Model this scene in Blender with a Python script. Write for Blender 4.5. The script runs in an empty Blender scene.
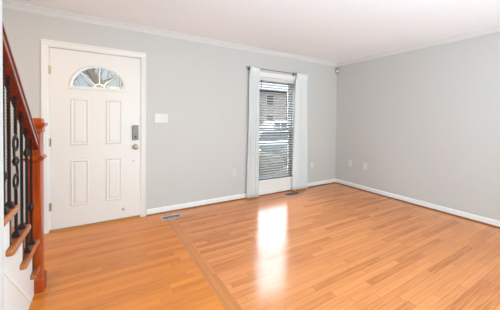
import bpy, bmesh, math, random
from mathutils import Vector, Matrix

random.seed(7)
sc = bpy.context.scene
COL = sc.collection
PI = math.pi

# ------------------------------------------------------------------ camera
yaw, pitch, roll = 0.5403, 0.019, 0.0116
fwd = Vector((math.sin(yaw) * math.cos(pitch), math.cos(yaw) * math.cos(pitch), -math.sin(pitch)))
right = Vector((math.cos(yaw), -math.sin(yaw), 0))
up = right.cross(fwd)
r2 = right * math.cos(roll) + up * math.sin(roll)
u2 = up * math.cos(roll) - right * math.sin(roll)
cd = bpy.data.cameras.new('camera')
cam = bpy.data.objects.new('camera', cd)
COL.objects.link(cam)
m = Matrix((r2, u2, -fwd)).transposed().to_4x4()
m.translation = Vector((-4.1509, -3.4794, 1.2753))
cam.matrix_world = m
cd.sensor_width = 36.0
cd.lens = 249.0114 / 500 * 36
cd.shift_y = -(155 - 124.544) / 500
cd.clip_start = 0.02
cd.clip_end = 300
sc.camera = cam

# ------------------------------------------------------------------ sky, sun, large lights, exposure
SKY_LOW, SKY_HIGH = 0.47, 15.0
w = bpy.data.worlds.new('sky')
sc.world = w
w.use_nodes = True
nt = w.node_tree
nt.nodes.clear()
wo = nt.nodes.new('ShaderNodeOutputWorld')
bg = nt.nodes.new('ShaderNodeBackground')
tc = nt.nodes.new('ShaderNodeTexCoord')
ns = nt.nodes.new('ShaderNodeTexNoise')
ns.inputs['Scale'].default_value = 3.0
ns.inputs['Detail'].default_value = 5.0
cr = nt.nodes.new('ShaderNodeValToRGB')
cr.color_ramp.elements[0].position = 0.42
cr.color_ramp.elements[0].color = (0.76, 0.87, 1.0, 1)
cr.color_ramp.elements[1].position = 0.60
cr.color_ramp.elements[1].color = (0.92, 0.96, 1.0, 1)
nt.links.new(tc.outputs['Generated'], ns.inputs['Vector'])
nt.links.new(ns.outputs['Fac'], cr.inputs['Fac'])
nt.links.new(cr.outputs['Color'], bg.inputs['Color'])
# overcast sky: pale near the horizon, far brighter higher up where the cloud thins
sx = nt.nodes.new('ShaderNodeSeparateXYZ')
el = nt.nodes.new('ShaderNodeMapRange')
el.interpolation_type = 'SMOOTHSTEP'
el.inputs['From Min'].default_value = 0.18
el.inputs['From Max'].default_value = 0.58
el.inputs['To Min'].default_value = SKY_LOW
el.inputs['To Max'].default_value = SKY_HIGH
nt.links.new(tc.outputs['Generated'], sx.inputs[0])
nt.links.new(sx.outputs['Z'], el.inputs['Value'])
nt.links.new(el.outputs['Result'], bg.inputs['Strength'])
nt.links.new(bg.outputs['Background'], wo.inputs['Surface'])

def area(name, loc, aim, sx, sy, power, color):
    d = bpy.data.lights.new(name, 'AREA')
    d.shape = 'RECTANGLE'
    d.size, d.size_y = sx, sy
    d.energy = power
    d.color = color
    o = bpy.data.objects.new(name, d)
    COL.objects.link(o)
    o.location = loc
    o.rotation_euler = (Vector(aim) - Vector(loc)).to_track_quat('-Z', 'Y').to_euler()
    return o

sd = bpy.data.lights.new('sun', 'SUN')
sd.energy = 0.8
sd.angle = math.radians(3)
sd.color = (1.0, 0.95, 0.88)
so = bpy.data.objects.new('sun', sd)
COL.objects.link(so)
so.rotation_euler = Vector((0.55, 0.75, -0.8)).to_track_quat('-Z', 'Y').to_euler()

area('rear_fill', (-2.6, -6.4, 1.45), (-1.6, 0, 3.4), 3.4, 2.0, 48, (1.0, 0.96, 0.58))  # unseen fill added behind the camera to light and warm the front wall
area('ceiling_fill', (-3.0, -4.3, 0.9), (-2.2, -1.8, 2.44), 1.2, 0.8, 69, (0.445, 0.735, 0.99))  # added cool fill aimed up to brighten the ceiling, no floor lamp here
area('corner_fill', (-0.8, -4.9, 0.8), (-0.95, -0.9, 2.44), 0.8, 0.8, 4.0, (0.80, 0.93, 1.0)).data.spread = math.radians(80)  # extra unseen fill, lifts the ceiling towards the far corner
area('side_fill', (-0.05, -5.2, 1.5), (-4.5, -1.6, 0.7), 1.2, 1.2, 17, (0.58, 0.86, 1.0)).data.spread = math.radians(60)  # added fill for the stair side, the right wall has no window
area('stairwell_light', (-5.05, -1.6, 2.36), (-5.05, -1.2, 0.0), 0.5, 0.7, 10, (1.0, 0.62, 0.30))

vs = sc.view_settings
vs.view_transform = 'Standard'
vs.look = 'None'
vs.exposure = 0.60
vs.gamma = 1.0
vs.use_curve_mapping = False
try:
    sc.cycles.use_denoising = True
    sc.cycles.max_bounces = 10
    sc.cycles.diffuse_bounces = 6
    sc.cycles.transparent_max_bounces = 24
    sc.cycles.sample_clamp_indirect = 6
except Exception:
    pass

# ------------------------------------------------------------------ materials
def principled(name, color, rough=0.5, metal=0.0, spec=0.5, coat=0.0, bump=0.0, bscale=200, var=0.0, vscale=6):
    mt = bpy.data.materials.new(name)
    mt.use_nodes = True
    n = mt.node_tree
    b = n.nodes['Principled BSDF']
    b.inputs['Base Color'].default_value = (*color, 1)
    b.inputs['Roughness'].default_value = rough
    b.inputs['Metallic'].default_value = metal
    b.inputs['Specular IOR Level'].default_value = spec
    b.inputs['Coat Weight'].default_value = coat
    t = n.nodes.new('ShaderNodeTexCoord')
    if var > 0:
        no = n.nodes.new('ShaderNodeTexNoise')
        no.inputs['Scale'].default_value = vscale
        no.inputs['Detail'].default_value = 4
        mx = n.nodes.new('ShaderNodeMix')
        mx.data_type = 'RGBA'
        mx.inputs[6].default_value = (*[c * (1 - var) for c in color], 1)
        mx.inputs[7].default_value = (*[min(1, c * (1 + var)) for c in color], 1)
        n.links.new(t.outputs['Object'], no.inputs['Vector'])
        n.links.new(no.outputs['Fac'], mx.inputs[0])
        n.links.new(mx.outputs[2], b.inputs['Base Color'])
    if bump > 0:
        no = n.nodes.new('ShaderNodeTexNoise')
        no.inputs['Scale'].default_value = bscale
        bp = n.nodes.new('ShaderNodeBump')
        bp.inputs['Strength'].default_value = bump
        bp.inputs['Distance'].default_value = 0.002
        n.links.new(t.outputs['Object'], no.inputs['Vector'])
        n.links.new(no.outputs['Fac'], bp.inputs['Height'])
        n.links.new(bp.outputs['Normal'], b.inputs['Normal'])
    return mt

def plank_wood(name, axis, light, dark, width=0.057, length=0.85, rough=0.17, seam_mix=0.5):
    """strip flooring: boards run along `axis`, every board its own tone, fine grain, thin seams"""
    mt = bpy.data.materials.new(name)
    mt.use_nodes = True
    n = mt.node_tree
    L = n.links.new
    b = n.nodes['Principled BSDF']
    def math_(op, a, c=None):
        q = n.nodes.new('ShaderNodeMath')
        q.operation = op
        for i, v in enumerate((a, c)):
            if v is None:
                continue
            if isinstance(v, (int, float)):
                q.inputs[i].default_value = v
            else:
                L(v, q.inputs[i])
        return q.outputs[0]
    t = n.nodes.new('ShaderNodeTexCoord')
    sp = n.nodes.new('ShaderNodeSeparateXYZ')
    L(t.outputs['Object'], sp.inputs[0])
    a_, c_ = (sp.outputs['X'], sp.outputs['Y']) if axis == 'X' else (sp.outputs['Y'], sp.outputs['X'])
    rowf = math_('DIVIDE', c_, width)
    row = math_('FLOOR', rowf)
    wn = n.nodes.new('ShaderNodeTexWhiteNoise')
    wn.noise_dimensions = '1D'
    L(row, wn.inputs['W'])
    alf = math_('ADD', math_('DIVIDE', a_, length), math_('MULTIPLY', wn.outputs['Value'], 7.0))
    colm = math_('FLOOR', alf)
    cb = n.nodes.new('ShaderNodeCombineXYZ')
    L(row, cb.inputs[0])
    L(colm, cb.inputs[1])
    w2 = n.nodes.new('ShaderNodeTexWhiteNoise')
    w2.noise_dimensions = '2D'
    L(cb.outputs[0], w2.inputs['Vector'])
    # grain
    cg = n.nodes.new('ShaderNodeCombineXYZ')
    L(math_('ADD', math_('MULTIPLY', a_, 2.2), math_('MULTIPLY', w2.outputs['Value'], 40.0)), cg.inputs[0])
    L(math_('MULTIPLY', c_, 46.0), cg.inputs[1])
    L(math_('MULTIPLY', w2.outputs['Value'], 17.0), cg.inputs[2])
    gn = n.nodes.new('ShaderNodeTexNoise')
    gn.inputs['Scale'].default_value = 1.6
    gn.inputs['Detail'].default_value = 6
    gn.inputs['Distortion'].default_value = 0.7
    L(cg.outputs[0], gn.inputs['Vector'])
    tone = math_('ADD', math_('MULTIPLY', w2.outputs['Value'], 0.46), math_('MULTIPLY', gn.outputs['Fac'], 0.85))
    rp = n.nodes.new('ShaderNodeValToRGB')
    e = rp.color_ramp.elements
    e[0].position, e[0].color = 0.26, (*dark, 1)
    e[1].position, e[1].color = 0.95, (*light, 1)
    k = rp.color_ramp.elements.new(0.55)
    k.color = (*[(p * 0.6 + q * 0.4) for p, q in zip(light, dark)], 1)
    L(tone, rp.inputs['Fac'])
    # seams
    fr = math_('FRACT', rowf)
    seam1 = math_('LESS_THAN', math_('MINIMUM', fr, math_('SUBTRACT', 1.0, fr)), 0.022)
    fa = math_('FRACT', alf)
    seam2 = math_('LESS_THAN', math_('MINIMUM', fa, math_('SUBTRACT', 1.0, fa)), 0.0022)
    seam = math_('MAXIMUM', seam1, seam2)
    mx = n.nodes.new('ShaderNodeMix')
    mx.data_type = 'RGBA'
    L(math_('MULTIPLY', seam, seam_mix), mx.inputs[0])
    L(rp.outputs['Color'], mx.inputs[6])
    mx.inputs[7].default_value = (dark[0] * 0.45, dark[1] * 0.4, dark[2] * 0.4, 1)
    L(mx.outputs[2], b.inputs['Base Color'])
    b.inputs['Roughness'].default_value = rough
    b.inputs['Specular IOR Level'].default_value = 0.5
    # cupped boards: a shallow crown across each board
    x = math_('SUBTRACT', fr, 0.5)
    h = math_('ADD', math_('MULTIPLY', math_('MULTIPLY', x, x), -1.0), math_('MULTIPLY', w2.outputs['Value'], 0.25))
    h = math_('ADD', h, math_('MULTIPLY', gn.outputs['Fac'], 0.25))
    bp = n.nodes.new('ShaderNodeBump')
    bp.inputs['Strength'].default_value = 0.10
    bp.inputs['Distance'].default_value = 0.003
    L(h, bp.inputs['Height'])
    L(bp.outputs['Normal'], b.inputs['Normal'])
    return mt

def grain_wood(name, light, dark, axis=2, rough=0.3, coat=0.3):
    mt = bpy.data.materials.new(name)
    mt.use_nodes = True
    n = mt.node_tree
    L = n.links.new
    b = n.nodes['Principled BSDF']
    t = n.nodes.new('ShaderNodeTexCoord')
    mp = n.nodes.new('ShaderNodeMapping')
    s = [38.0, 38.0, 38.0]
    s[axis] = 2.5
    mp.inputs['Scale'].default_value = s
    no = n.nodes.new('ShaderNodeTexNoise')
    no.inputs['Scale'].default_value = 1.0
    no.inputs['Detail'].default_value = 5
    no.inputs['Distortion'].default_value = 0.8
    rp = n.nodes.new('ShaderNodeValToRGB')
    rp.color_ramp.elements[0].position, rp.color_ramp.elements[0].color = 0.3, (*dark, 1)
    rp.color_ramp.elements[1].position, rp.color_ramp.elements[1].color = 0.7, (*light, 1)
    L(t.outputs['Object'], mp.inputs['Vector'])
    L(mp.outputs[0], no.inputs['Vector'])
    L(no.outputs['Fac'], rp.inputs['Fac'])
    L(rp.outputs['Color'], b.inputs['Base Color'])
    b.inputs['Roughness'].default_value = rough
    b.inputs['Coat Weight'].default_value = coat
    b.inputs['Coat Roughness'].default_value = 0.15
    return mt

def brick_mat(name, c1, c2, mortar):
    mt = bpy.data.materials.new(name)
    mt.use_nodes = True
    n = mt.node_tree
    b = n.nodes['Principled BSDF']
    t = n.nodes.new('ShaderNodeTexCoord')
    sp = n.nodes.new('ShaderNodeSeparateXYZ')
    cb = n.nodes.new('ShaderNodeCombineXYZ')
    ad = n.nodes.new('ShaderNodeMath')
    ad.operation = 'ADD'
    n.links.new(t.outputs['Object'], sp.inputs[0])
    n.links.new(sp.outputs['X'], ad.inputs[0])
    n.links.new(sp.outputs['Y'], ad.inputs[1])
    n.links.new(ad.outputs[0], cb.inputs[0])
    n.links.new(sp.outputs['Z'], cb.inputs[1])
    br = n.nodes.new('ShaderNodeTexBrick')
    br.inputs['Scale'].default_value = 1.0
    br.inputs['Brick Width'].default_value = 0.21
    br.inputs['Row Height'].default_value = 0.07
    br.inputs['Mortar Size'].default_value = 0.006
    br.inputs['Color1'].default_value = (*c1, 1)
    br.inputs['Color2'].default_value = (*c2, 1)
    br.inputs['Mortar'].default_value = (*mortar, 1)
    n.links.new(cb.outputs[0], br.inputs['Vector'])
    n.links.new(br.outputs['Color'], b.inputs['Base Color'])
    b.inputs['Roughness'].default_value = 0.9
    return mt

def pane_mat(name, tint=(0.97, 0.99, 0.98), refl=0.08):
    mt = bpy.data.materials.new(name)
    mt.use_nodes = True
    n = mt.node_tree
    n.nodes.clear()
    o = n.nodes.new('ShaderNodeOutputMaterial')
    tr = n.nodes.new('ShaderNodeBsdfTransparent')
    tr.inputs['Color'].default_value = (*tint, 1)
    gl = n.nodes.new('ShaderNodeBsdfGlossy')
    gl.inputs['Roughness'].default_value = 0.02
    mx = n.nodes.new('ShaderNodeMixShader')
    mx.inputs['Fac'].default_value = refl
    n.links.new(tr.outputs[0], mx.inputs[1])
    n.links.new(gl.outputs[0], mx.inputs[2])
    n.links.new(mx.outputs[0], o.inputs['Surface'])
    return mt

def cloth_mat(name, color, trans=0.35, clear=0.12):
    mt = bpy.data.materials.new(name)
    mt.use_nodes = True
    n = mt.node_tree
    n.nodes.clear()
    o = n.nodes.new('ShaderNodeOutputMaterial')
    d = n.nodes.new('ShaderNodeBsdfDiffuse')
    d.inputs['Color'].default_value = (*color, 1)
    tl = n.nodes.new('ShaderNodeBsdfTranslucent')
    tl.inputs['Color'].default_value = (*color, 1)
    tr = n.nodes.new('ShaderNodeBsdfTransparent')
    m1 = n.nodes.new('ShaderNodeMixShader')
    m1.inputs['Fac'].default_value = trans
    m2 = n.nodes.new('ShaderNodeMixShader')
    m2.inputs['Fac'].default_value = clear
    n.links.new(d.outputs[0], m1.inputs[1])
    n.links.new(tl.outputs[0], m1.inputs[2])
    n.links.new(m1.outputs[0], m2.inputs[1])
    n.links.new(tr.outputs[0], m2.inputs[2])
    n.links.new(m2.outputs[0], o.inputs['Surface'])
    return mt

M = {}
M['wall'] = principled('wall_paint', (0.575, 0.56, 0.54), 0.75, spec=0.3, bump=0.06, bscale=350)
M['ceiling'] = principled('ceiling_paint', (0.90, 0.925, 0.94), 0.85, spec=0.2, bump=0.05, bscale=300)
M['trim'] = principled('white_trim_paint', (0.82, 0.805, 0.775), 0.4, spec=0.4)
M['stairwall'] = principled('white_wall_paint', (0.70, 0.69, 0.67), 0.7, spec=0.3, bump=0.06, bscale=350)
M['crown'] = principled('crown_paint', (0.68, 0.68, 0.67), 0.5, spec=0.3)
M['door'] = principled('white_door_paint', (0.76, 0.735, 0.71), 0.42, spec=0.4)
M['vinyl'] = principled('white_vinyl', (0.72, 0.72, 0.72), 0.4)
M['floor'] = plank_wood('oak_strip_floor', 'X', (0.80, 0.305, 0.100), (0.45, 0.130, 0.032))
M['foyer'] = plank_wood('oak_foyer_floor', 'X', (0.80, 0.270, 0.042), (0.50, 0.145, 0.020), length=1.1, seam_mix=0.28)
M['border'] = plank_wood('oak_border_boards', 'Y', (0.68, 0.255, 0.075), (0.45, 0.145, 0.035), width=0.0525, length=1.6)
M['shoe'] = grain_wood('stained_shoe_moulding', (0.26, 0.090, 0.025), (0.15, 0.050, 0.014), axis=0, rough=0.4)
M['newel'] = grain_wood('orange_stained_oak', (0.46, 0.066, 0.004), (0.20, 0.022, 0.001), axis=2, coat=0.1)
M['rail'] = grain_wood('red_cherry_stain', (0.19, 0.020, 0.012), (0.10, 0.009, 0.006), axis=1, rough=0.25, coat=0.6)
M['tread'] = grain_wood('oak_tread', (0.50, 0.150, 0.030), (0.26, 0.062, 0.010), axis=1, coat=0.1)
M['riser'] = grain_wood('dark_riser_wood', (0.10, 0.04, 0.02), (0.05, 0.02, 0.012), axis=0, rough=0.5)
M['iron'] = principled('black_wrought_iron', (0.018, 0.010, 0.009), 0.45, spec=0.4, bump=0.1, bscale=120)
M['steel'] = principled('satin_steel', (0.42, 0.42, 0.40), 0.35, metal=0.9)
M['steel_dark'] = principled('dark_grey_plastic', (0.09, 0.09, 0.09), 0.4)
M['grey_lock'] = principled('grey_lock_housing', (0.26, 0.255, 0.235), 0.55)
M['nickel'] = principled('warm_nickel', (0.50, 0.43, 0.34), 0.3, metal=0.8)
M['brass'] = principled('brass_threshold', (0.40, 0.19, 0.045), 0.4)
M['plate'] = principled('ivory_plastic', (0.64, 0.61, 0.58), 0.35)
M['white_plate'] = principled('white_plastic', (0.70, 0.69, 0.67), 0.35)
M['slot'] = principled('dark_slot', (0.012, 0.012, 0.012), 0.95, spec=0.05)
M['register'] = principled('register_metal', (0.56, 0.53, 0.49), 0.45)
M['register_brown'] = principled('register_brown_metal', (0.30, 0.23, 0.17), 0.45)
M['rod'] = principled('pewter_rod', (0.20, 0.195, 0.19), 0.4, metal=0.3)
M['slat'] = principled('blind_slat', (0.165, 0.150, 0.138), 0.8, spec=0.1)
M['cord'] = principled('blind_cord', (0.16, 0.15, 0.15), 0.7)
M['curtain'] = cloth_mat('sheer_white_curtain', (0.97, 0.97, 0.96), 0.33, 0.03)
M['pane'] = pane_mat('window_pane')
M['sensor'] = principled('sensor_plastic', (0.34, 0.31, 0.27), 0.5)
M['brick'] = brick_mat('pinkish_brick', (0.115, 0.092, 0.082), (0.090, 0.070, 0.062), (0.13, 0.12, 0.11))
M['siding'] = principled('beige_siding', (0.15, 0.135, 0.12), 0.8, var=0.06)
M['roof'] = principled('grey_shingle', (0.06, 0.06, 0.06), 0.9, var=0.2, vscale=20)
M['asphalt'] = principled('asphalt', (0.020, 0.022, 0.026), 0.95, spec=0.08, var=0.15, vscale=8)
M['grass'] = principled('dry_lawn', (0.060, 0.053, 0.030), 0.95, var=0.35, vscale=14)
M['concrete'] = principled('concrete', (0.08, 0.078, 0.074), 0.9, var=0.08)
M['hedge'] = principled('hedge_leaf', (0.030, 0.028, 0.013), 0.8, var=0.4, vscale=30)
M['bark'] = principled('bark', (0.026, 0.020, 0.014), 0.95, var=0.3, vscale=25)
M['car_grey'] = principled('grey_car_paint', (0.10, 0.115, 0.135), 0.25, metal=0.3, coat=0.8)
M['car_white'] = principled('white_car_paint', (0.45, 0.45, 0.45), 0.25, coat=0.8)
M['car_glass'] = principled('car_glass', (0.015, 0.018, 0.022), 0.05)
M['tyre'] = principled('tyre', (0.02, 0.02, 0.02), 0.85)

# ------------------------------------------------------------------ mesh helpers
class MB:
    def __init__(self):
        self.bm = bmesh.new()
    def box(self, x0, x1, y0, y1, z0, z1, mat=0):
        v = [self.bm.verts.new(p) for p in ((x0, y0, z0), (x1, y0, z0), (x1, y1, z0), (x0, y1, z0),
                                            (x0, y0, z1), (x1, y0, z1), (x1, y1, z1), (x0, y1, z1))]
        for f in ((0, 3, 2, 1), (4, 5, 6, 7), (0, 1, 5, 4), (1, 2, 6, 5), (2, 3, 7, 6), (3, 0, 4, 7)):
            q = self.bm.faces.new([v[i] for i in f])
            q.material_index = mat
        return self
    def prism(self, pts, vec):
        """closed polygon pts (3D, planar), swept along vec"""
        a = [self.bm.verts.new(p) for p in pts]
        b = [self.bm.verts.new(Vector(p) + Vector(vec)) for p in pts]
        k = len(pts)
        fs = [self.bm.faces.new(a), self.bm.faces.new(list(reversed(b)))]
        for i in range(k):
            fs.append(self.bm.faces.new((a[i], b[i], b[(i + 1) % k], a[(i + 1) % k])))
        bmesh.ops.recalc_face_normals(self.bm, faces=fs)
        return self
    def loft(self, rings, cap=True, closed=True):
        vv = [[self.bm.verts.new(p) for p in r] for r in rings]
        k = len(rings[0])
        fs = []
        for i in range(len(vv) - 1):
            for j in range(k if closed else k - 1):
                fs.append(self.bm.faces.new((vv[i][j], vv[i][(j + 1) % k], vv[i + 1][(j + 1) % k], vv[i + 1][j])))
        if cap and closed:
            fs.append(self.bm.faces.new(list(reversed(vv[0]))))
            fs.append(self.bm.faces.new(vv[-1]))
        bmesh.ops.recalc_face_normals(self.bm, faces=fs)
        return self
    def lathe(self, prof, origin=(0, 0, 0), axis=(0, 0, 1), n=16):
        """prof: (radius, height) pairs turned about axis through origin"""
        ax = Vector(axis).normalized()
        a = ax.orthogonal().normalized()
        b = ax.cross(a)
        o = Vector(origin)
        rings = [[o + ax * h + (a * math.cos(2 * PI * i / n) + b * math.sin(2 * PI * i / n)) * max(r, 1e-4)
                  for i in range(n)] for r, h in prof]
        return self.loft(rings)
    def tube(self, pts, r, n=8):
        pts = [Vector(p) for p in pts]
        rr = r if isinstance(r, (list, tuple)) else [r] * len(pts)
        rings = []
        ref = None
        for i, p in enumerate(pts):
            t = (pts[min(i + 1, len(pts) - 1)] - pts[max(i - 1, 0)]).normalized()
            a = t.orthogonal().normalized() if ref is None else (ref - t * ref.dot(t)).normalized()
            ref = a
            b = t.cross(a)
            rings.append([p + (a * math.cos(2 * PI * k / n) + b * math.sin(2 * PI * k / n)) * rr[i] for k in range(n)])
        return self.loft(rings)
    def build(self, name, mat, parent=None, smooth=False, bevel=0.0, seg=2):
        me = bpy.data.meshes.new(name)
        self.bm.to_mesh(me)
        self.bm.free()
        for q in (mat if isinstance(mat, (list, tuple)) else [mat]):
            me.materials.append(q)
        o = bpy.data.objects.new(name, me)
        COL.objects.link(o)
        if parent is not None:
            o.parent = parent
            o.matrix_parent_inverse = Matrix.Translation(-world_loc(parent))
        if smooth:
            for p in me.polygons:
                p.use_smooth = True
        if bevel > 0:
            bv = o.modifiers.new('bevel', 'BEVEL')
            bv.width = bevel
            bv.segments = seg
            bv.limit_method = 'ANGLE'
            bv.angle_limit = math.radians(40)
        return o

def world_loc(o):
    """origin of o, all our things carry only translations at build time"""
    p = Vector((0, 0, 0))
    while o is not None:
        p = p + o.location
        if o.parent is not None:
            p = p + o.matrix_parent_inverse.translation
        o = o.parent
    return p

def tag(o, label=None, cat=None, group=None, kind=None):
    if label: o['label'] = label
    if cat: o['category'] = cat
    if group: o['group'] = group
    if kind: o['kind'] = kind
    return o

def thing(name, label, cat, loc=(0, 0, 0), group=None, kind=None):
    o = bpy.data.objects.new(name, None)
    o.empty_display_size = 0.1
    COL.objects.link(o)
    o.location = loc
    return tag(o, label, cat, group, kind)

def copy_thing(o, parent=None):
    c = o.copy()
    COL.objects.link(c)
    if parent is not None:
        c.parent = parent
    for ch in list(o.children):
        copy_thing(ch, c)
    return c

def struct(o, label=None, cat=None):
    return tag(o, label, cat, None, 'structure')

# ------------------------------------------------------------------ room shell
H = 2.445                       # ceiling
XL, YB, WT = -5.55, -6.6, 0.16
DX0, DX1, DZ = -4.650, -3.700, 2.058         # door opening
WX0, WX1, WZ0, WZ1 = -1.915, -1.105, 0.245, 2.00   # window opening

b = MB()
for x0, x1, z0, z1 in ((XL - WT, DX0, -0.0, H + .1), (DX0, DX1, DZ, H + .1), (DX1, WX0, 0, H + .1),
                       (WX0, WX1, 0, WZ0), (WX0, WX1, WZ1, H + .1), (WX1, WT, 0, H + .1)):
    b.box(x0, x1, 0, WT, z0, z1)
bmesh.ops.remove_doubles(b.bm, verts=b.bm.verts, dist=1e-5)
struct(b.build('wall_front', M['wall']))
struct(MB().box(0, WT, YB, 0, 0, H + .1).build('wall_right', M['wall']))
struct(MB().box(XL - WT, XL, YB, 0, 0, H + .1).build('wall_left', M['wall']))
struct(MB().box(XL - WT, WT, YB - WT, YB, 0, H + .1).build('wall_back', M['wall']))
struct(MB().box(-4.655, -4.53, YB, -1.937, 0, H).build('wall_stair', M['stairwall']))
struct(MB().box(XL - WT, WT, YB - WT, WT, H, H + .1).build('ceiling', M['ceiling']))

# floor: foyer boards, a border strip of boards laid the other way, living-room boards
b = MB()
b.box(XL - WT, -3.437, YB - WT, 0.02, -0.1, 0, 1)
b.box(-3.437, -3.332, YB - WT, 0.02, -0.1, 0, 2)
b.box(-3.332, WT, YB - WT, 0.02, -0.1, 0, 0)
struct(b.build('floor', [M['floor'], M['foyer'], M['border']]))

# crown moulding
def crown(name, p0, p1, inward):
    """sprung crown profile along a wall; inward = unit vector into the room"""
    prof = [(0, 0), (0, -0.066), (0.006, -0.066), (0.010, -0.058), (0.016, -0.052), (0.026, -0.034),
            (0.040, -0.018), (0.046, -0.012), (0.052, -0.010), (0.052, 0)]
    inw = Vector(inward)
    rings = []
    for p in (p0, p1):
        rings.append([Vector((p[0], p[1], H)) + inw * d + Vector((0, 0, z)) for d, z in prof])
    return struct(MB().loft(rings).build(name, M['crown']))
crown('trim_crown_front', (XL, 0), (0, 0), (0, -1, 0))
crown('trim_crown_right', (0, 0), (0, YB), (-1, 0, 0))

# baseboards with stained shoe moulding
def base(name, p0, p1, inward):
    inw = Vector(inward)
    prof = [(0, 0), (0, 0.082), (0.005, 0.082), (0.010, 0.074), (0.013, 0.066), (0.014, 0.0)]
    rings = [[Vector((p[0], p[1], 0)) + inw * d + Vector((0, 0, z)) for d, z in prof] for p in (p0, p1)]
    return struct(MB().loft(rings).build(name, M['trim']))
def shoe(name, p0, p1, inward):
    inw = Vector(inward)
    prof = [(0.014, 0), (0.014, 0.017)] + [(0.014 + 0.014 * math.sin(a), 0.017 * math.cos(a)) for a in (0.4, 0.8, 1.2, 1.57)]
    rings = [[Vector((p[0], p[1], 0.0003)) + inw * d + Vector((0, 0, z)) for d, z in prof] for p in (p0, p1)]
    return struct(MB().loft(rings).build(name, M['shoe']))
base('baseboard_front', (-3.636, 0), (0, 0), (0, -1, 0))
base('baseboard_stairwell', (XL, 0), (-4.702, 0), (0, -1, 0))
base('baseboard_right', (0, -0.014), (0, YB), (-1, 0, 0))
shoe('trim_shoe_front', (-3.636, 0), (-0.014, 0), (0, -1, 0))
shoe('trim_shoe_right', (0, -0.014), (0, YB), (-1, 0, 0))

# ------------------------------------------------------------------ front door
t = struct(thing('door_1', None, None, (-4.171, 0.0, 0.0)))
b = MB()                                                           # jamb lining
b.box(DX0 - .002, DX0 + .012, 0, WT, 0, DZ); b.box(DX1 - .012, DX1 + .002, 0, WT, 0, DZ); b.box(DX0, DX1, 0, WT, DZ - .010, DZ + .002)
b.build('jamb', M['trim'], t)
b = MB()                                                           # casing
cw = 0.058
def casing_leg(b, xo, xi, z1):
    s = 1 if xi > xo else -1
    pr = [(xo, 0), (xo, -0.020), (xo + s * 0.014, -0.020), (xo + s * 0.022, -0.016), (xi - s * 0.010, -0.012), (xi, -0.008), (xi, 0)]
    b.loft([[Vector((x, y, z)) for x, y in pr] for z in (0, z1)])
casing_leg(b, DX0 - .052, DX0 + .008, DZ + .0)
casing_leg(b, DX1 + .052, DX1 - .008, DZ + .0)
pr = [(DZ + .062, 0), (DZ + .062, -0.020), (DZ + .048, -0.020), (DZ + .040, -0.016), (DZ + .008, -0.012), (DZ - .004, -0.008), (DZ - .004, 0)]
b.loft([[Vector((x, y, z)) for z, y in pr] for x in (DX0 - .052, DX1 + .052)])
b.build('casing', M['door'], t)

sx0, sx1, sz0, sz1, sy = DX0 + .018, DX1 - .018, 0.022, DZ - .015, 0.010
fcx, fz0, frx, frz = -4.163, 1.632, 0.272, 0.246
# slab with a half-ellipse opening for the fan light
b = MB()
D = Vector((0, 0.044, 0))
b.prism([(sx0, sy, sz0), (sx1, sy, sz0), (sx1, sy, fz0), (sx0, sy, fz0)], D)
N = 24
arc = [(fcx - frx * math.cos(PI * i / N), fz0 + frz * math.sin(PI * i / N)) for i in range(N + 1)]
b.prism([(sx0, sy, fz0), (arc[0][0], sy, fz0), (arc[0][0], sy, sz1), (sx0, sy, sz1)], D)
b.prism([(arc[-1][0], sy, fz0), (sx1, sy, fz0), (sx1, sy, sz1), (arc[-1][0], sy, sz1)], D)
for i in range(N):
    (xa, za), (xb, zb) = arc[i], arc[i + 1]
    b.prism([(xa, sy, za), (xb, sy, zb), (xb, sy, sz1), (xa, sy, sz1)], D)
slab = b.build('slab', M['door'], t)
def door_panel(x0, x1, z0, z1):
    def ring(b, x0, x1, z0, z1, wdt, y0, y1):
        o = [(x0, z0), (x1, z0), (x1, z1), (x0, z1)]
        i = [(x0 + wdt, z0 + wdt), (x1 - wdt, z0 + wdt), (x1 - wdt, z1 - wdt), (x0 + wdt, z1 - wdt)]
        mm = wdt * .5
        c = [(x0 + mm, z0 + mm), (x1 - mm, z0 + mm), (x1 - mm, z1 - mm), (x0 + mm, z1 - mm)]
        for k in range(4):
            j = (k + 1) % 4
            b.loft([[Vector((*[o[q][0], y0, o[q][1]],)), Vector((c[q][0], y1, c[q][1])), Vector((i[q][0], y0, i[q][1]))] for q in (k, j)])
    b = MB()
    ring(b, x0, x1, z0, z1, 0.026, sy, sy - 0.009)
    g = 0.034                                                       # raised field with chamfered edge
    xs = [(x0 + g, x1 - g, z0 + g, z1 - g, sy), (x0 + g + .012, x1 - g - .012, z0 + g + .012, z1 - g - .012, sy - .006)]
    b.loft([[Vector((a, y, c)), Vector((bb, y, c)), Vector((bb, y, d)), Vector((a, y, d))] for a, bb, c, d, y in xs])
    return b.build('raised_panel', M['door'], t)
for x0, x1 in ((-4.449, -4.268), (-4.099, -3.921)):
    door_panel(x0, x1, 0.957, 1.500)
    door_panel(x0, x1, 0.258, 0.790)
# fan light
fl = MB()
rim = [Vector((fcx - (frx + .012) * math.cos(PI * i / N), sy - .004, fz0 + (frz + .012) * math.sin(PI * i / N))) for i in range(N + 1)]
fl.tube(rim, 0.016, 8)
fl.box(fcx - frx - .034, fcx + frx + .034, sy - .018, sy + .006, fz0 - .026, fz0 + .006)
ff = fl.build('fan_light_frame', M['door'], t)
b = MB()
for a in (45, 90, 135):
    ca, sa = math.cos(math.radians(a)), math.sin(math.radians(a))
    b.tube([(fcx + .056 * ca, sy + .014, fz0 + .050 * sa), (fcx + frx * ca, sy + .014, fz0 + frz * sa)], 0.0055, 6)
b.tube([(fcx + .056 * math.cos(PI * i / 12), sy + .014, fz0 + .050 * math.sin(PI * i / 12)) for i in range(13)], 0.0055, 6)
b.build('muntin', M['trim'], ff)
b = MB()
b.prism([(x, sy + .020, z) for x, z in arc], (0, 0.004, 0))
b.build('glass_pane', M['pane'], ff)
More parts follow.
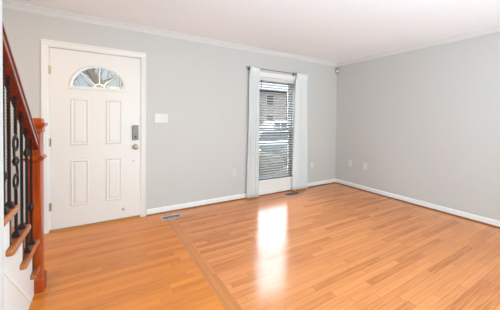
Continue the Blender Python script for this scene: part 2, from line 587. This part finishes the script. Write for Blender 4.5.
# hardware
for z in (1.80, 1.00, 0.28):
    b = MB()
    b.lathe([(0.0068, 0), (0.0068, .088)], (sx0 - .008, sy - .010, z - .044), n=10)
    b.box(sx0 - .012, sx0 + .014, sy - .004, sy - .001, z - .044, z + .044)
    b.build('hinge', M['nickel'], t, bevel=.001)
b = MB().box(-3.808, -3.734, sy - .030, sy, 1.000, 1.190)
lk = b.build('deadbolt_housing', M['grey_lock'], t, bevel=.008, seg=3)
MB().box(-3.800, -3.742, sy - .032, sy - .029, 1.085, 1.180).build('battery_cover', M['grey_lock'], lk, bevel=.004)
b = MB()
b.lathe([(.016, 0), (.016, .010), (.010, .014), (.010, .018)], (-3.771, sy - .029, 1.040), (0, -1, 0), 14)
b.box(-3.775, -3.767, sy - .056, sy - .044, 1.018, 1.062)
b.build('thumb_turn', M['steel_dark'], lk)
b = MB()
b.lathe([(.034, 0), (.034, .004), (.028, .010), (.012, .012), (.012, .030), (.022, .036), (.029, .046), (.030, .056), (.024, .066), (.008, .070)],
        (-3.771, sy, 0.912), (0, -1, 0), 20)
kb = b.build('door_knob', M['nickel'], t, smooth=True)
MB().box(-3.776, -3.766, sy - .074, sy - .068, .908, .916).build('knob_button', M['steel_dark'], kb)
b = MB().lathe([(.011, 0), (.011, .003), (.008, .005)], (-3.790, sy, 0.735), (0, -1, 0), 12)
b.build('bolt_plug', M['nickel'], t)
b = MB()
b.lathe([(.016, 0), (.016, .004), (.007, .006), (.007, .030), (.011, .031), (.011, .042), (.006, .046)], (-3.905, sy, 0.135), (0, -1, 0), 12)
b.build('kick_stop', M['steel'], t)
b = MB()
b.prism([(DX0 + .012, -0.020, 0.0005), (DX0 + .012, WT, 0.0005), (DX0 + .012, WT, 0.02), (DX0 + .012, 0.0, 0.02)], (DX1 - DX0 - .024, 0, 0))
b.build('threshold', M['brass'], t)

# ------------------------------------------------------------------ window
t = struct(thing('window_1', None, None, ((WX0 + WX1) / 2, 0.0, WZ0)))
b = MB()                                                            # recess lining
b.box(WX0 - .002, WX0 + .010, 0, WT, WZ0, WZ1); b.box(WX1 - .010, WX1 + .002, 0, WT, WZ0, WZ1); b.box(WX0, WX1, 0, WT, WZ1 - .010, WZ1 + .002)
b.build('jamb', M['trim'], t)
b = MB()                                                            # casing at sides and head, panelled apron below
b.box(WX0 - .060, WX0 + .004, -0.018, 0, WZ0 - .0, WZ1); b.box(WX1 - .004, WX1 + .060, -0.018, 0, WZ0, WZ1)
b.box(WX0 - .060, WX1 + .060, -0.018, 0, WZ1, WZ1 + .075)
b.build('casing', M['trim'], t, bevel=.004)
MB().box(WX0 - .060, WX1 + .060, -0.012, 0, 0.082, WZ0 - .018).build('apron', M['trim'], t, bevel=.003)
MB().box(WX0 - .070, WX1 + .070, -0.034, WT - .02, WZ0 - .020, WZ0 + .004).build('sill', M['trim'], t, bevel=.006, seg=3)
fx0, fx1, fy = WX0 + .010, WX1 - .010, 0.085
b = MB()
b.box(fx0, fx0 + .030, fy, fy + .06, WZ0, WZ1 - .01); b.box(fx1 - .030, fx1, fy, fy + .06, WZ0, WZ1 - .01)
b.box(fx0, fx1, fy, fy + .06, WZ1 - .045, WZ1 - .01); b.box(fx0, fx1, fy, fy + .06, WZ0, WZ0 + .030)
b.build('window_frame', M['vinyl'], t)
def sash(z0, z1, y):
    b = MB()
    x0, x1, s = fx0 + .028, fx1 - .028, 0.034
    b.box(x0, x0 + s, y, y + .026, z0, z1); b.box(x1 - s, x1, y, y + .026, z0, z1)
    b.box(x0 + s, x1 - s, y, y + .026, z0, z0 + s); b.box(x0 + s, x1 - s, y, y + .026, z1 - s, z1)
    o = b.build('sash', M['vinyl'], t)
    MB().box(x0 + s - .004, x1 - s + .004, y + .011, y + .015, z0 + s - .004, z1 - s + .004).build('glass_pane', M['pane'], o)
sash(WZ0 + .028, 1.150, fy + .004)
sash(1.116, WZ1 - .043, fy + .032)

# ------------------------------------------------------------------ outdoors
GZ = -0.55
struct(MB().box(-30, 60, WT + .01, 5.2, GZ - .2, GZ).build('lawn', M['grass']))
struct(MB().box(-30, 60, 5.2, 6.4, GZ - .2, GZ + .02).build('sidewalk', M['concrete']))
struct(MB().box(-30, 60, 6.4, 17.0, GZ - .2, GZ - .10).build('street', M['asphalt']))
struct(MB().box(-30, 60, 17.0, 60, GZ - .2, GZ).build('far_lawn', M['grass']))
struct(MB().box(-4.95, -3.4, WT + .005, 5.2, GZ - .2, -0.02).build('front_walk', M['concrete']))

def car(label, body_mat, loc, heading, length, height, suv):
    t = thing('parked_car', label, 'car', loc)
    hw = 0.88
    L2 = length / 2
    # stations along x: (x, bottom, beltline, half width)
    st = [(-L2, .38, .62, .70), (-L2 + .10, .28, .82 if not suv else .98, .80), (-L2 + .55, .24, .93 if not suv else 1.02, .88),
          (-.4, .22, .93 if not suv else 1.02, .90), (.6, .22, .92 if not suv else 1.02, .90), (L2 - 1.15, .22, .90 if not suv else 1.0, .89),
          (L2 - .35, .24, .78 if not suv else .92, .84), (L2 - .05, .30, .66 if not suv else .80, .74), (L2, .38, .56, .66)]
    rings = []
    for x, zb, zt, h in st:
        zm = (zb + zt) / 2
        rings.append([(x, -h * .92, zb), (x, -h, zb + .12), (x, -h, zm), (x, -h * .96, zt - .05), (x, -h * .86, zt),
                      (x, h * .86, zt), (x, h * .96, zt - .05), (x, h, zm), (x, h, zb + .12), (x, h * .92, zb)])
    P = Vector(loc)
    off = lambda q: [[Vector(v) + P for v in r] for r in q]
    MB().loft(off(rings)).build('body', body_mat, t, smooth=True)
    zb = .90 if not suv else .99
    back, fr = (-L2 + .55, -L2 + 1.15) if not suv else (-L2 + .12, -L2 + .40)
    roof = [(back, zb, .80), (fr, height - .06, .66), (fr + .35, height, .64), (.15, height, .64), (.55, height - .06, .66), (L2 - 1.25, zb, .78)]
    rings = []
    for x, z, h in roof:
        rings.append([(x, -h * .0 - .80 * .97, zb - .02), (x, -h, z - .03 if z > zb + .05 else zb), (x, -h * .9, z), (x, h * .9, z), (x, h, z - .03 if z > zb + .05 else zb), (x, .80 * .97, zb - .02)])
    MB().loft(off(rings)).build('cabin', body_mat, t)
    zt = height - .10
    for s in (-1, 1):                                               # side glass
        for x0, x1, x0t, x1t in ((back + .35, -.15, fr + .12, -.15), (-.05, L2 - 1.5, -.05, .42)):
            y0, y1 = s * .795, s * .685
            b = MB()
            b.prism([Vector((x0, y0, zb + .05)) + P, Vector((x1, y0, zb + .05)) + P, Vector((x1t, y1, zt)) + P, Vector((x0t, y1, zt)) + P], (0, s * .012, 0))
            b.build('side_window', M['car_glass'], t)
    b = MB()
    b.prism([Vector((L2 - 1.33, -.68, zb + .06)) + P, Vector((L2 - 1.33, .68, zb + .06)) + P, Vector((.60, .58, zt)) + P, Vector((.60, -.58, zt)) + P], (.03, 0, .02))
    b.build('windscreen', M['car_glass'], t)
    b = MB()
    b.prism([Vector((back + .07, -.68, zb + .06)) + P, Vector((back + .07, .68, zb + .06)) + P, Vector((fr - .05, .58, zt)) + P, Vector((fr - .05, -.58, zt)) + P], (-.03, 0, .02))
    b.build('rear_window', M['car_glass'], t)
    for x in (-L2 + .85, L2 - .90):
        for s in (-1, 1):
            wl = MB().lathe([(.20, -.10), (.31, -.09), (.33, -.05), (.33, .05), (.31, .09), (.20, .10)], P + Vector((x, s * .80, .33)), (0, 1, 0), 22).build('wheel', M['tyre'], t, smooth=True)
            MB().lathe([(.02, .02), (.10, .03), (.19, .0), (.20, -.02), (.02, -.03)], P + Vector((x, s * .895, .33)), (0, s, 0), 18).build('hub_cap', M['steel'], wl)
    for s in (-1, 1):
        b = MB()
        b.box(P.x + L2 - .10, P.x + L2 + .01, P.y + s * .58 - .12, P.y + s * .58 + .12, P.z + .58, P.z + .70)
        b.build('headlight', M['white_plate'], t)
    t.rotation_euler = (0, 0, heading)
    return t
car('dark grey parked car nearest the window, seen through the blind', M['car_grey'], (3.9, 7.6, GZ - .10), 0.0, 4.5, 1.42, False)
car('white parked car on the far side of the street, seen through the blind', M['car_white'], (8.2, 13.2, GZ - .10), PI, 4.7, 1.86, True)

# row house across the street
def house():
    t = thing('row_house', 'pinkish brick house across the street with grey roof, seen through the blind', 'house', (14, 24, GZ))
    X0, X1, Y0, Y1, Z1 = 3.0, 30.0, 22.0, 30.0, 5.0
    MB().box(X0, X1, Y0, Y1, GZ, Z1).build('wall', M['brick'], t)
    MB().prism([(X0 - .4, Y0 - .5, Z1), (X0 - .4, Y1 + .5, Z1), (X0 - .4, (Y0 + Y1) / 2, Z1 + 2.4)], (X1 - X0 + .8, 0, 0)).build('roof', M['roof'], t)
    k = 0
    for x in range(5, 30, 3):
        for z in (0.5, 3.1):
            if z < 1 and k % 3 == 1:
                MB().box(x - .5, x + .5, Y0 - .05, Y0 + .02, GZ + .1, GZ + 2.2).build('entry_door', M['siding'], t)
            else:
                f = MB().box(x - .6, x + .6, Y0 - .06, Y0 + .02, z, z + 1.4).build('window', M['siding'], t)
                MB().box(x - .5, x + .5, Y0 - .075, Y0 - .055, z + .1, z + 1.3).build('pane', M['car_glass'], f)
            k += 1
house()

# clipped hedge below the window: lumpy leaf mass on stems
def hedge(label, loc, rx, ry, rz, seed):
    rnd = random.Random(seed)
    t = thing('hedge_shrub', label, 'shrub', loc)
    bm = bmesh.new()
    bmesh.ops.create_icosphere(bm, subdivisions=3, radius=1)
    base_v = [v.co.copy() for v in bm.verts]
    for v in bm.verts:
        v.co = Vector((v.co.x * rx, v.co.y * ry, v.co.z * rz)) * (0.86 + .2 * rnd.random()) + Vector(loc) + Vector((0, 0, rz + .05))
    for q in range(420):                                            # leaves standing out from the mass
        d = base_v[rnd.randrange(len(base_v))]
        p = Vector((d.x * rx, d.y * ry, d.z * rz)) * (.92 + .16 * rnd.random()) + Vector(loc) + Vector((0, 0, rz + .05))
        a = Vector((rnd.uniform(-1, 1), rnd.uniform(-1, 1), rnd.uniform(-.4, 1))).normalized()
        c = a.orthogonal().normalized()
        s = .03 + .03 * rnd.random()
        vv = [bm.verts.new(p - c * s * .4), bm.verts.new(p + a * s), bm.verts.new(p + c * s * .4), bm.verts.new(p - a * s * .6)]
        bm.faces.new(vv)
    o = MB(); o.bm.free(); o.bm = bm
    o.build('foliage', M['hedge'], t)
    b = MB()
    for k in range(4):
        b.tube([(loc[0] + rnd.uniform(-.1, .1), loc[1] + rnd.uniform(-.1, .1), loc[2]), (loc[0] + rnd.uniform(-.25, .25), loc[1] + rnd.uniform(-.2, .2), loc[2] + rz)], [.02, .012], 6)
    b.build('stem', M['bark'], t)
hedge('low yellow green shrub outside the window, left of its lower sash', (0.55, 3.3, GZ), .65, .5, .36, 3)
hedge('low yellow green shrub outside the window, right of its lower sash', (1.95, 3.5, GZ), .60, .5, .42, 5)

# bare tree seen through the fan light
def bare_tree(loc):
    rnd = random.Random(11)
    t = thing('bare_tree', 'bare brown tree outside, seen through the fan light of the door', 'tree', loc)
    P = Vector(loc)
    br = MB()
    trunk = [P + Vector(p) for p in ((1.35, .2, 0), (1.18, .1, 1.0), (.80, 0, 2.2), (.28, 0, 3.0), (-.28, 0, 3.85), (-.9, .1, 4.9), (-1.3, .2, 6.2))]
    MB().tube(trunk, [.26, .21, .17, .14, .12, .09, .05], 10).build('trunk', M['bark'], t, smooth=True)
    def branch(p, d, ln, r, depth):
        pts = [p]
        q = p.copy()
        dd = d.copy()
        for i in range(4):
            dd = (dd + Vector((rnd.uniform(-.35, .35), rnd.uniform(-.35, .35), rnd.uniform(-.15, .3)))).normalized()
            q = q + dd * ln / 4
            pts.append(q.copy())
            if depth > 0:
                for s in range(2):
                    nd = (dd + Vector((rnd.uniform(-1, 1), rnd.uniform(-1, 1), rnd.uniform(-.3, .8)))).normalized()
                    branch(q.copy(), nd, ln * .6, r * .5, depth - 1)
        br.tube(pts, [r * (1 - .17 * i) for i in range(5)], 5)
    for k in range(18):
        i = 1 + k % 5
        p = trunk[i].lerp(trunk[i + 1], rnd.random())
        a = k * 2.4
        branch(p.copy(), Vector((math.cos(a), math.sin(a) * .6, rnd.uniform(-.1, .5))).normalized(), 2.0, .030, 2)
    br.build('branch', M['bark'], t)
bare_tree((-4.50, 6.0, GZ))

# ------------------------------------------------------------------ staircase
RISE, RUN = 0.2, 0.25
XO = -4.528                       # outer edge of the treads
XS = -4.562                       # face of the white stringer wall
NY = [None] + [-0.92 - RUN * (k - 1) for k in range(1, 10)]   # front edge of tread k
NEW = (-4.602, -4.520, -1.158, -1.068)                         # newel post footprint
t = thing('staircase', 'oak staircase with white side beside the entry, rising towards the viewer', 'staircase', (-5.0, -1.6, 0))
XI = XL + .002
for k in range(1, 8):
    z = RISE * k
    yf = NY[k]
    yb = NY[k] - RUN - .02
    if k == 4:
        yb = -1.9365
    xo = XS if k < 5 else -4.668
    if k == 1:
        b = MB().box(XI, NEW[0] - .004, yb, yf, z - .03, z)
        b.box(NEW[0] - .004, XS, yb, NEW[2] - .003, z - .03, z)
    else:
        b = MB().box(XI, xo, yb, yf, z - .03, z)
    tr = b.build('tread', M['tread'], t, bevel=.006 if k > 1 else 0)
    if k < 5:
        y1 = yf if k > 1 else NEW[2] - .004
        y0 = max(NY[k] - RUN - .12, -1.935)
        MB().box(XS - .002, XO, y0, y1, z - .034, z + .0005).build('return_nosing', M['tread'], tr, bevel=.011, seg=3)
    yr = yf - .03
    x1 = (XS + .004 if k > 1 else NEW[0] - .006) if k < 5 else -4.668
    MB().box(XI, x1, yr - .018, yr, z - RISE + .0005, z - .031).build('riser', M['riser'], t)
# white sawtooth stringer wall under the treads
pts = [(-1.935, 0.0)]
pts += [(NEW[2] - .004, 0.0), (NEW[2] - .004, RISE - .031)]
for k in range(1, 5):
    y2 = NY[k + 1] - .046
    if y2 < -1.935:
        y2 = -1.935
    pts.append((y2, RISE * k - .031))
    if k < 4 and y2 > -1.92:
        pts.append((y2, RISE * (k + 1) - .031))
clean = []
for p in pts:
    if not clean or (abs(clean[-1][0] - p[0]) + abs(clean[-1][1] - p[1])) > 1e-4:
        clean.append(p)
MB().prism([(XS - .09, y, z) for y, z in clean], (.09, 0, 0)).build('stringer', M['trim'], t)
# sloping moulding on the stringer wall
sl = (0.61 - 0.03) / 0.65
MB().prism([(XS, -1.935, .605), (XS, -1.935, .645), (XS, -1.285, .055), (XS, -1.285, .015)], (.012, 0, 0)).build('skirt_moulding', M['trim'], t, bevel=.004)

# ------------------------------------------------------------------ stair railing
XB = -4.560
t = thing('stair_railing', 'red-brown handrail on black twisted iron balusters along the stairs', 'railing', (XB, -1.5, 0.4))
def rail_top(y):
    return 1.240 - 0.772 * (y + 1.313)
# handrail profile swept down the slope
prof = [(-.027, -.062), (.027, -.062), (.029, -.040), (.022, -.034), (.022, -.028), (.031, -.020), (.031, -.008), (.020, .0), (-.020, .0),
        (-.031, -.008), (-.031, -.020), (-.022, -.028), (-.022, -.034), (-.029, -.040)]
rings = []
for y in (-1.935, NEW[2] + .004):
    rings.append([(-4.561 + dx, y, rail_top(y) + dz * 1.263) for dx, dz in prof])
MB().loft(rings).build('handrail', M['rail'], t, bevel=.004)
# newel post
n0, n1, n2, n3 = NEW
b = MB()
b.box(n0, n1, n2, n3, 0.0, 1.205)
nw = b.build('newel_post', M['newel'], t, bevel=.006)
def sq(name, e, z0, z1, par, bev):
    return MB().box(n0 - e, n1 + e, n2 - e, n3 + e, z0, z1).build(name, M['newel'], par, bevel=bev, seg=3)
b = MB()
cxn, cyn = (n0 + n1) / 2, (n2 + n3) / 2
def sqring(e, z):
    return [(n0 - e, n2 - e, z), (n1 + e, n2 - e, z), (n1 + e, n3 + e, z), (n0 - e, n3 + e, z)]
b.loft([sqring(*q) for q in ((.001, 1.165), (.008, 1.172), (.008, 1.182), (.004, 1.190), (.010, 1.205), (.021, 1.216), (.023, 1.224), (.023, 1.232), (.004, 1.238),
                             (.002, 1.262), (-.006, 1.270))])
b.build('newel_cap', M['newel'], nw)
b = MB()
b.loft([sqring(*q) for q in ((.001, .958), (.010, .965), (.016, .974), (.016, .984), (.008, .992), (.001, 1.000))])
b.build('collar_moulding', M['newel'], nw)
b = MB()
b.loft([sqring(*q) for q in ((.014, .0005), (.014, .090), (.010, .100), (.001, .112))])
b.build('newel_base', M['newel'], nw)

def twist_bar(b, y, z0, z1, hw=.0062, pitch=.034):
    n = max(2, int((z1 - z0) / .007))
    rings = []
    for i in range(n + 1):
        z = z0 + (z1 - z0) * i / n
        a = 2 * PI * (z / pitch) / 1.0 * .5
        rings.append([(XB + hw * 1.414 * math.cos(a + q * PI / 2), y + hw * 1.414 * math.sin(a + q * PI / 2), z) for q in range(4)])
    b.loft(rings)
def knuckle(b, y, z, s=1.0):
    b.lathe([(.009 * s, -.030 * s), (.014 * s, -.028 * s), (.011 * s, -.022 * s), (.017 * s, -.014 * s), (.020 * s, 0), (.017 * s, .014 * s), (.011 * s, .022 * s), (.014 * s, .028 * s), (.009 * s, .030 * s)],
            (XB, y, z), n=12)
def shoe_block(b, y, z):
    b.loft([[(XB + e * sx, y + e * sy2, z + h) for sx, sy2 in ((-1, -1), (1, -1), (1, 1), (-1, 1))] for e, h in ((.018, .0005), (.018, .018), (.014, .026), (.009, .034))])
for i, (y, style) in enumerate(((-1.822, 'knuckle'), (-1.730, 'plain'), (-1.610, 'scroll'), (-1.490, 'plain'), (-1.372, 'knuckle'), (-1.250, 'low'))):
    k = max(q for q in range(1, 9) if NY[q] > y)
    zf = RISE * k
    zt = rail_top(y) - .075
    b = MB()
    if style != 'scroll':
        twist_bar(b, y, zf + .001, zt)
    else:
        twist_bar(b, y, 1.182, zt)
    o = b.build('baluster', M['iron'], t)
    if style == 'scroll':
        b = MB()
        twist_bar(b, y, zf + .001, .868)
        b.build('lower_bar', M['iron'], o)
    b = MB()
    shoe_block(b, y, zf)
    b.build('shoe', M['iron'], o)
    if style == 'knuckle':
        b = MB(); knuckle(b, y, 1.045 if i > 2 else .985, .88)
        b.build('knuckle', M['iron'], o, smooth=True)
    if style == 'low':
        b = MB(); knuckle(b, y, .655, .88)
        b.build('knuckle', M['iron'], o, smooth=True)
    if style == 'scroll':
        # two opposed curls joined by an S-shaped stem through a collar
        def curl(cy, cz, r, a0, a1, n=22):
            return [(XB, y + cy + (r - .012 * j / n) * math.cos(a0 + (a1 - a0) * j / n), cz + (r - .012 * j / n) * math.sin(a0 + (a1 - a0) * j / n)) for j in range(n + 1)]
        b = MB()
        up_c = curl(.004, 1.128, .046, math.radians(75), math.radians(75 + 420))
        b.tube([(XB, y, 1.20), (XB, y + .004, 1.185)] + up_c, .0062, 8)
        b.tube([(XB, y - .026, 1.118), (XB, y - .030, 1.085), (XB, y - .022, 1.055), (XB, y, 1.025), (XB, y + .022, .995), (XB, y + .034, .960), (XB, y + .034, .925)], .0062, 8)
        lo_c = curl(-.002, .915, .044, math.radians(-105), math.radians(-105 + 420))
        b.tube([(XB, y, .855), (XB, y - .004, .866)] + lo_c, .0062, 8)
        b.build('scroll', M['iron'], o, smooth=True)
        b = MB(); knuckle(b, y, 1.028, .85)
        b.build('knuckle', M['iron'], o, smooth=True)

# ------------------------------------------------------------------ curtains, rod, blind
RY, RZ = -0.075, 2.105
rod = thing('curtain_rod', 'thin pewter curtain rod above the window', 'curtain rod', (-1.53, RY, RZ))
MB().tube([(-2.128, RY, RZ), (-0.912, RY, RZ)], .0055, 10).build('pole', M['rod'], rod, smooth=True)
for x, s in ((-2.126, -1),):
    MB().lathe([(.008, 0), (.012, .004), (.010, .010), (.018, .018), (.020, .026), (.014, .038), (.004, .044)], (x, RY, RZ), (s, 0, 0), 14).build('finial', M['rod'], rod, smooth=True)
for x in (-2.104, -1.166):
    b = MB()
    b.box(x - .016, x + .016, -.006, -.0005, RZ - .030, RZ + .030)
    b.tube([(x, -.004, RZ), (x, RY, RZ)], .006, 8)
    b.lathe([(.012, -.013), (.017, -.008), (.017, .008), (.012, .013)], (x, RY, RZ), (1, 0, 0), 14)
    b.build('bracket', M['rod'], rod)

def curtain(label, x0t, x1t, x0b, x1b, folds, seed):
    rnd = random.Random(seed)
    t = thing('curtain', label, 'curtain', ((x0b + x1b) / 2, RY, 0.018), 'sheer curtains at the window')
    nx, nz = folds * 14, 36
    ph = [rnd.uniform(-.5, .5) for _ in range(folds + 2)]
    am = [rnd.uniform(.75, 1.2) for _ in range(folds + 2)]
    def pt(u, v):                       # v: 0 bottom, 1 top
        x0 = x0b + (x0t - x0b) * v
        x1 = x1b + (x1t - x1b) * v
        q = u * folds
        i = int(min(q, folds - 1))
        a = .034 * am[i] * (1 - .45 * v ** 3)
        y = RY + a * math.sin(2 * PI * q + ph[i] * .3) * .9 + .006 * math.sin(7 * v + u * 9)
        x = x0 + (x1 - x0) * u + .010 * math.sin(4 * PI * q) * (1 - .5 * v) + .006 * math.sin(5 * v + 3 * u)
        z = 0.018 + v * (RZ + .018 - 0.018)
        if v > .965:
            y = RY - .012 - .006 * (1 + math.sin(2 * PI * q * 2))
        y = min(y, -.021)
        return Vector((x, y, z))
    b = MB()
    g = [[b.bm.verts.new(pt(i / nx, j / nz)) for i in range(nx + 1)] for j in range(nz + 1)]
    for j in range(nz):
        for i in range(nx):
            b.bm.faces.new((g[j][i], g[j][i + 1], g[j + 1][i + 1], g[j + 1][i]))
    o = b.build('panel', M['curtain'], t, smooth=True)
    sm = o.modifiers.new('thick', 'SOLIDIFY')
    sm.thickness = .0012
    return t
curtain('white sheer curtain hanging left of the window', -2.116, -1.945, -2.152, -1.938, 5, 1)
curtain('white sheer curtain hanging right of the window', -1.150, -0.900, -1.205, -0.855, 6, 2)

t = thing('venetian_blind', 'grey white slatted blind hanging in the window', 'blind', ((WX0 + WX1) / 2, 0.04, WZ1 - .011))
bx0, bx1, by = WX0 + .014, WX1 - .014, 0.045
MB().box(bx0, bx1, by - .028, by + .028, WZ1 - .058, WZ1 - .0105).build('headrail', M['white_plate'], t, bevel=.003)
b = MB()
ztop, zbot, pit = WZ1 - .078, WZ0 + .045, .0435
n = int((ztop - zbot) / pit)
tilt = math.radians(-24)
for i in range(n + 1):
    z = ztop - i * pit
    c, s = .0245 * math.cos(tilt), .0245 * math.sin(tilt)
    b.prism([(bx0, by - c, z + s), (bx0, by, z + .002), (bx0, by + c, z - s), (bx0, by + c, z - s - .0026), (bx0, by, z - .0006), (bx0, by - c, z + s - .0026)], (bx1 - bx0, 0, 0))
b.build('slats', M['slat'], t)
MB().box(bx0, bx1, by - .025, by + .025, WZ0 + .006, WZ0 + .022).build('bottom_rail', M['slat'], t, bevel=.003)
for x in (bx0 + .10, bx1 - .10):
    b = MB()
    for y in (by - .026, by + .026):
        b.tube([(x, y, WZ0 + .02), (x, y, WZ1 - .055)], .0011, 5)
    b.build('ladder_cord', M['cord'], t)
b = MB()
b.tube([(bx0 + .055, by - .034, WZ1 - .05), (bx0 + .055, by - .036, 1.28)], .0042, 8)
b.lathe([(.0042, 0), (.007, .01), (.007, .05), (.004, .06)], (bx0 + .055, by - .036, 1.225), n=10)
b.build('tilt_wand', M['cord'], t)

# ------------------------------------------------------------------ wall plates
def outlet(name, label, cat, loc, wall, kind='outlet', mat='white_plate', group=None):
    """plate centred on loc; wall 'F' faces -y, 'R' faces -x"""
    t = thing(name, label, cat, loc, group)
    P = Vector(loc)
    def tr(x, d, z):                      # x along wall, d out of the wall
        return P + (Vector((x, -d, z)) if wall == 'F' else Vector((-d, -x, z)))
    def bx(x0, x1, d0, d1, z0, z1):
        a, c = tr(x0, d0, z0), tr(x1, d1, z1)
        return MB().box(min(a.x, c.x), max(a.x, c.x), min(a.y, c.y), max(a.y, c.y), min(a.z, c.z), max(a.z, c.z))
    if kind == 'switch':
        bx(-.086, .086, .0004, .006, -.060, .060).build('plate', M[mat], t, bevel=.003)
        for x in (-.046, 0, .046):
            o = bx(x - .017, x + .017, .006, .0075, -.034, .034).build('rocker', M[mat], t, bevel=.001)
    elif kind == 'outlet':
        bx(-.036, .036, .0004, .006, -.059, .059).build('plate', M[mat], t, bevel=.003)
        for z in (-.021, .021):
            o = bx(-.0165, .0165, .006, .0085, z - .014, z + .014).build('socket', M[mat], t, bevel=.003)
            b2 = bx(-.0075, -.0055, .0085, .0088, z - .003, z + .006)
            for x0, x1 in ((.0055, .0075),):
                a, c = tr(x0, .0085, z - .003), tr(x1, .0088, z + .006)
                b2.box(min(a.x, c.x), max(a.x, c.x), min(a.y, c.y), max(a.y, c.y), min(a.z, c.z), max(a.z, c.z))
            b2.build('slot', M['slot'], o)
    else:
        bx(-.036, .036, .0004, .006, -.059, .059).build('plate', M[mat], t, bevel=.003)
        n = Vector((0, -1, 0)) if wall == 'F' else Vector((-1, 0, 0))
        MB().lathe([(.008, 0), (.008, .004), (.005, .004), (.005, .011)], tr(0, .006, 0), n, 10).build('jack', M['nickel'], t)
    return t
outlet('light_switch', 'ivory triple light switch plate on the wall right of the door', 'light switch', (-3.451, 0, 1.281), 'F', 'switch', 'plate')
outlet('wall_outlet', 'ivory wall outlet left of the window, beside the left curtain', 'outlet', (-2.350, 0, 0.432), 'F', 'outlet', 'plate')
outlet('wall_outlet', 'white wall outlet between the right curtain and the room corner', 'outlet', (-0.665, 0, 0.415), 'F')
outlet('cable_jack_plate', 'white wall plate on the right wall, nearer the room corner', 'wall plate', (0, -0.356, 0.455), 'R', 'jack')
outlet('wall_outlet', 'white wall outlet on the right wall, farther from the room corner', 'outlet', (0, -0.675, 0.450), 'R')

# motion sensor in the corner under the crown
t = thing('motion_sensor', 'small white motion sensor in the corner under the ceiling', 'sensor', (-0.02, -0.02, 2.235))
b = MB()
cs = [(-.0008, -.052), (-.0008, -.0008), (-.052, -.0008), (-.064, -.030), (-.054, -.054), (-.030, -.064)]
b.prism([(x, y, 2.237) for x, y in cs], (0, 0, .118))
sn = b.build('housing', M['sensor'], t, bevel=.008, seg=3)
b = MB()
b.prism([(-.066, -.029, 2.256), (-.056, -.056, 2.256), (-.029, -.066, 2.256), (-.026, -.060, 2.256), (-.05, -.05, 2.256), (-.06, -.026, 2.256)], (0, 0, .040))
b.build('lens', M['white_plate'], sn)

# floor registers
def register(label, cx, cy, sx, sy_, mat, n):
    t = thing('floor_register', label, 'floor vent', (cx, cy, 0))
    b = MB()
    w_ = .014
    b.box(cx - sx, cx + sx, cy - sy_, cy - sy_ + w_, .0004, .005); b.box(cx - sx, cx + sx, cy + sy_ - w_, cy + sy_, .0004, .005)
    b.box(cx - sx, cx - sx + w_, cy - sy_ + w_, cy + sy_ - w_, .0004, .005); b.box(cx + sx - w_, cx + sx, cy - sy_ + w_, cy + sy_ - w_, .0004, .005)
    b.build('frame', M[mat], t, bevel=.001)
    MB().box(cx - sx + w_, cx + sx - w_, cy - sy_ + w_, cy + sy_ - w_, .0003, .0012).build('backing', M['slot'], t)
    b = MB()
    for i in range(n):
        x = cx - sx + w_ + (2 * sx - 2 * w_) * (i + .5) / n
        b.box(x - .0028, x + .0028, cy - sy_ + w_, cy + sy_ - w_, .0012, .0018)
    b.box(cx - sx + w_, cx + sx - w_, cy - .003, cy + .003, .0012, .0019)
    b.build('grille', M[mat], t)
register('light metal floor register beside the front door', -3.362, -.208, .128, .056, 'register', 9)
register('brown floor register beside the right curtain under the window', -1.290, -.178, .150, .060, 'register_brown', 13)
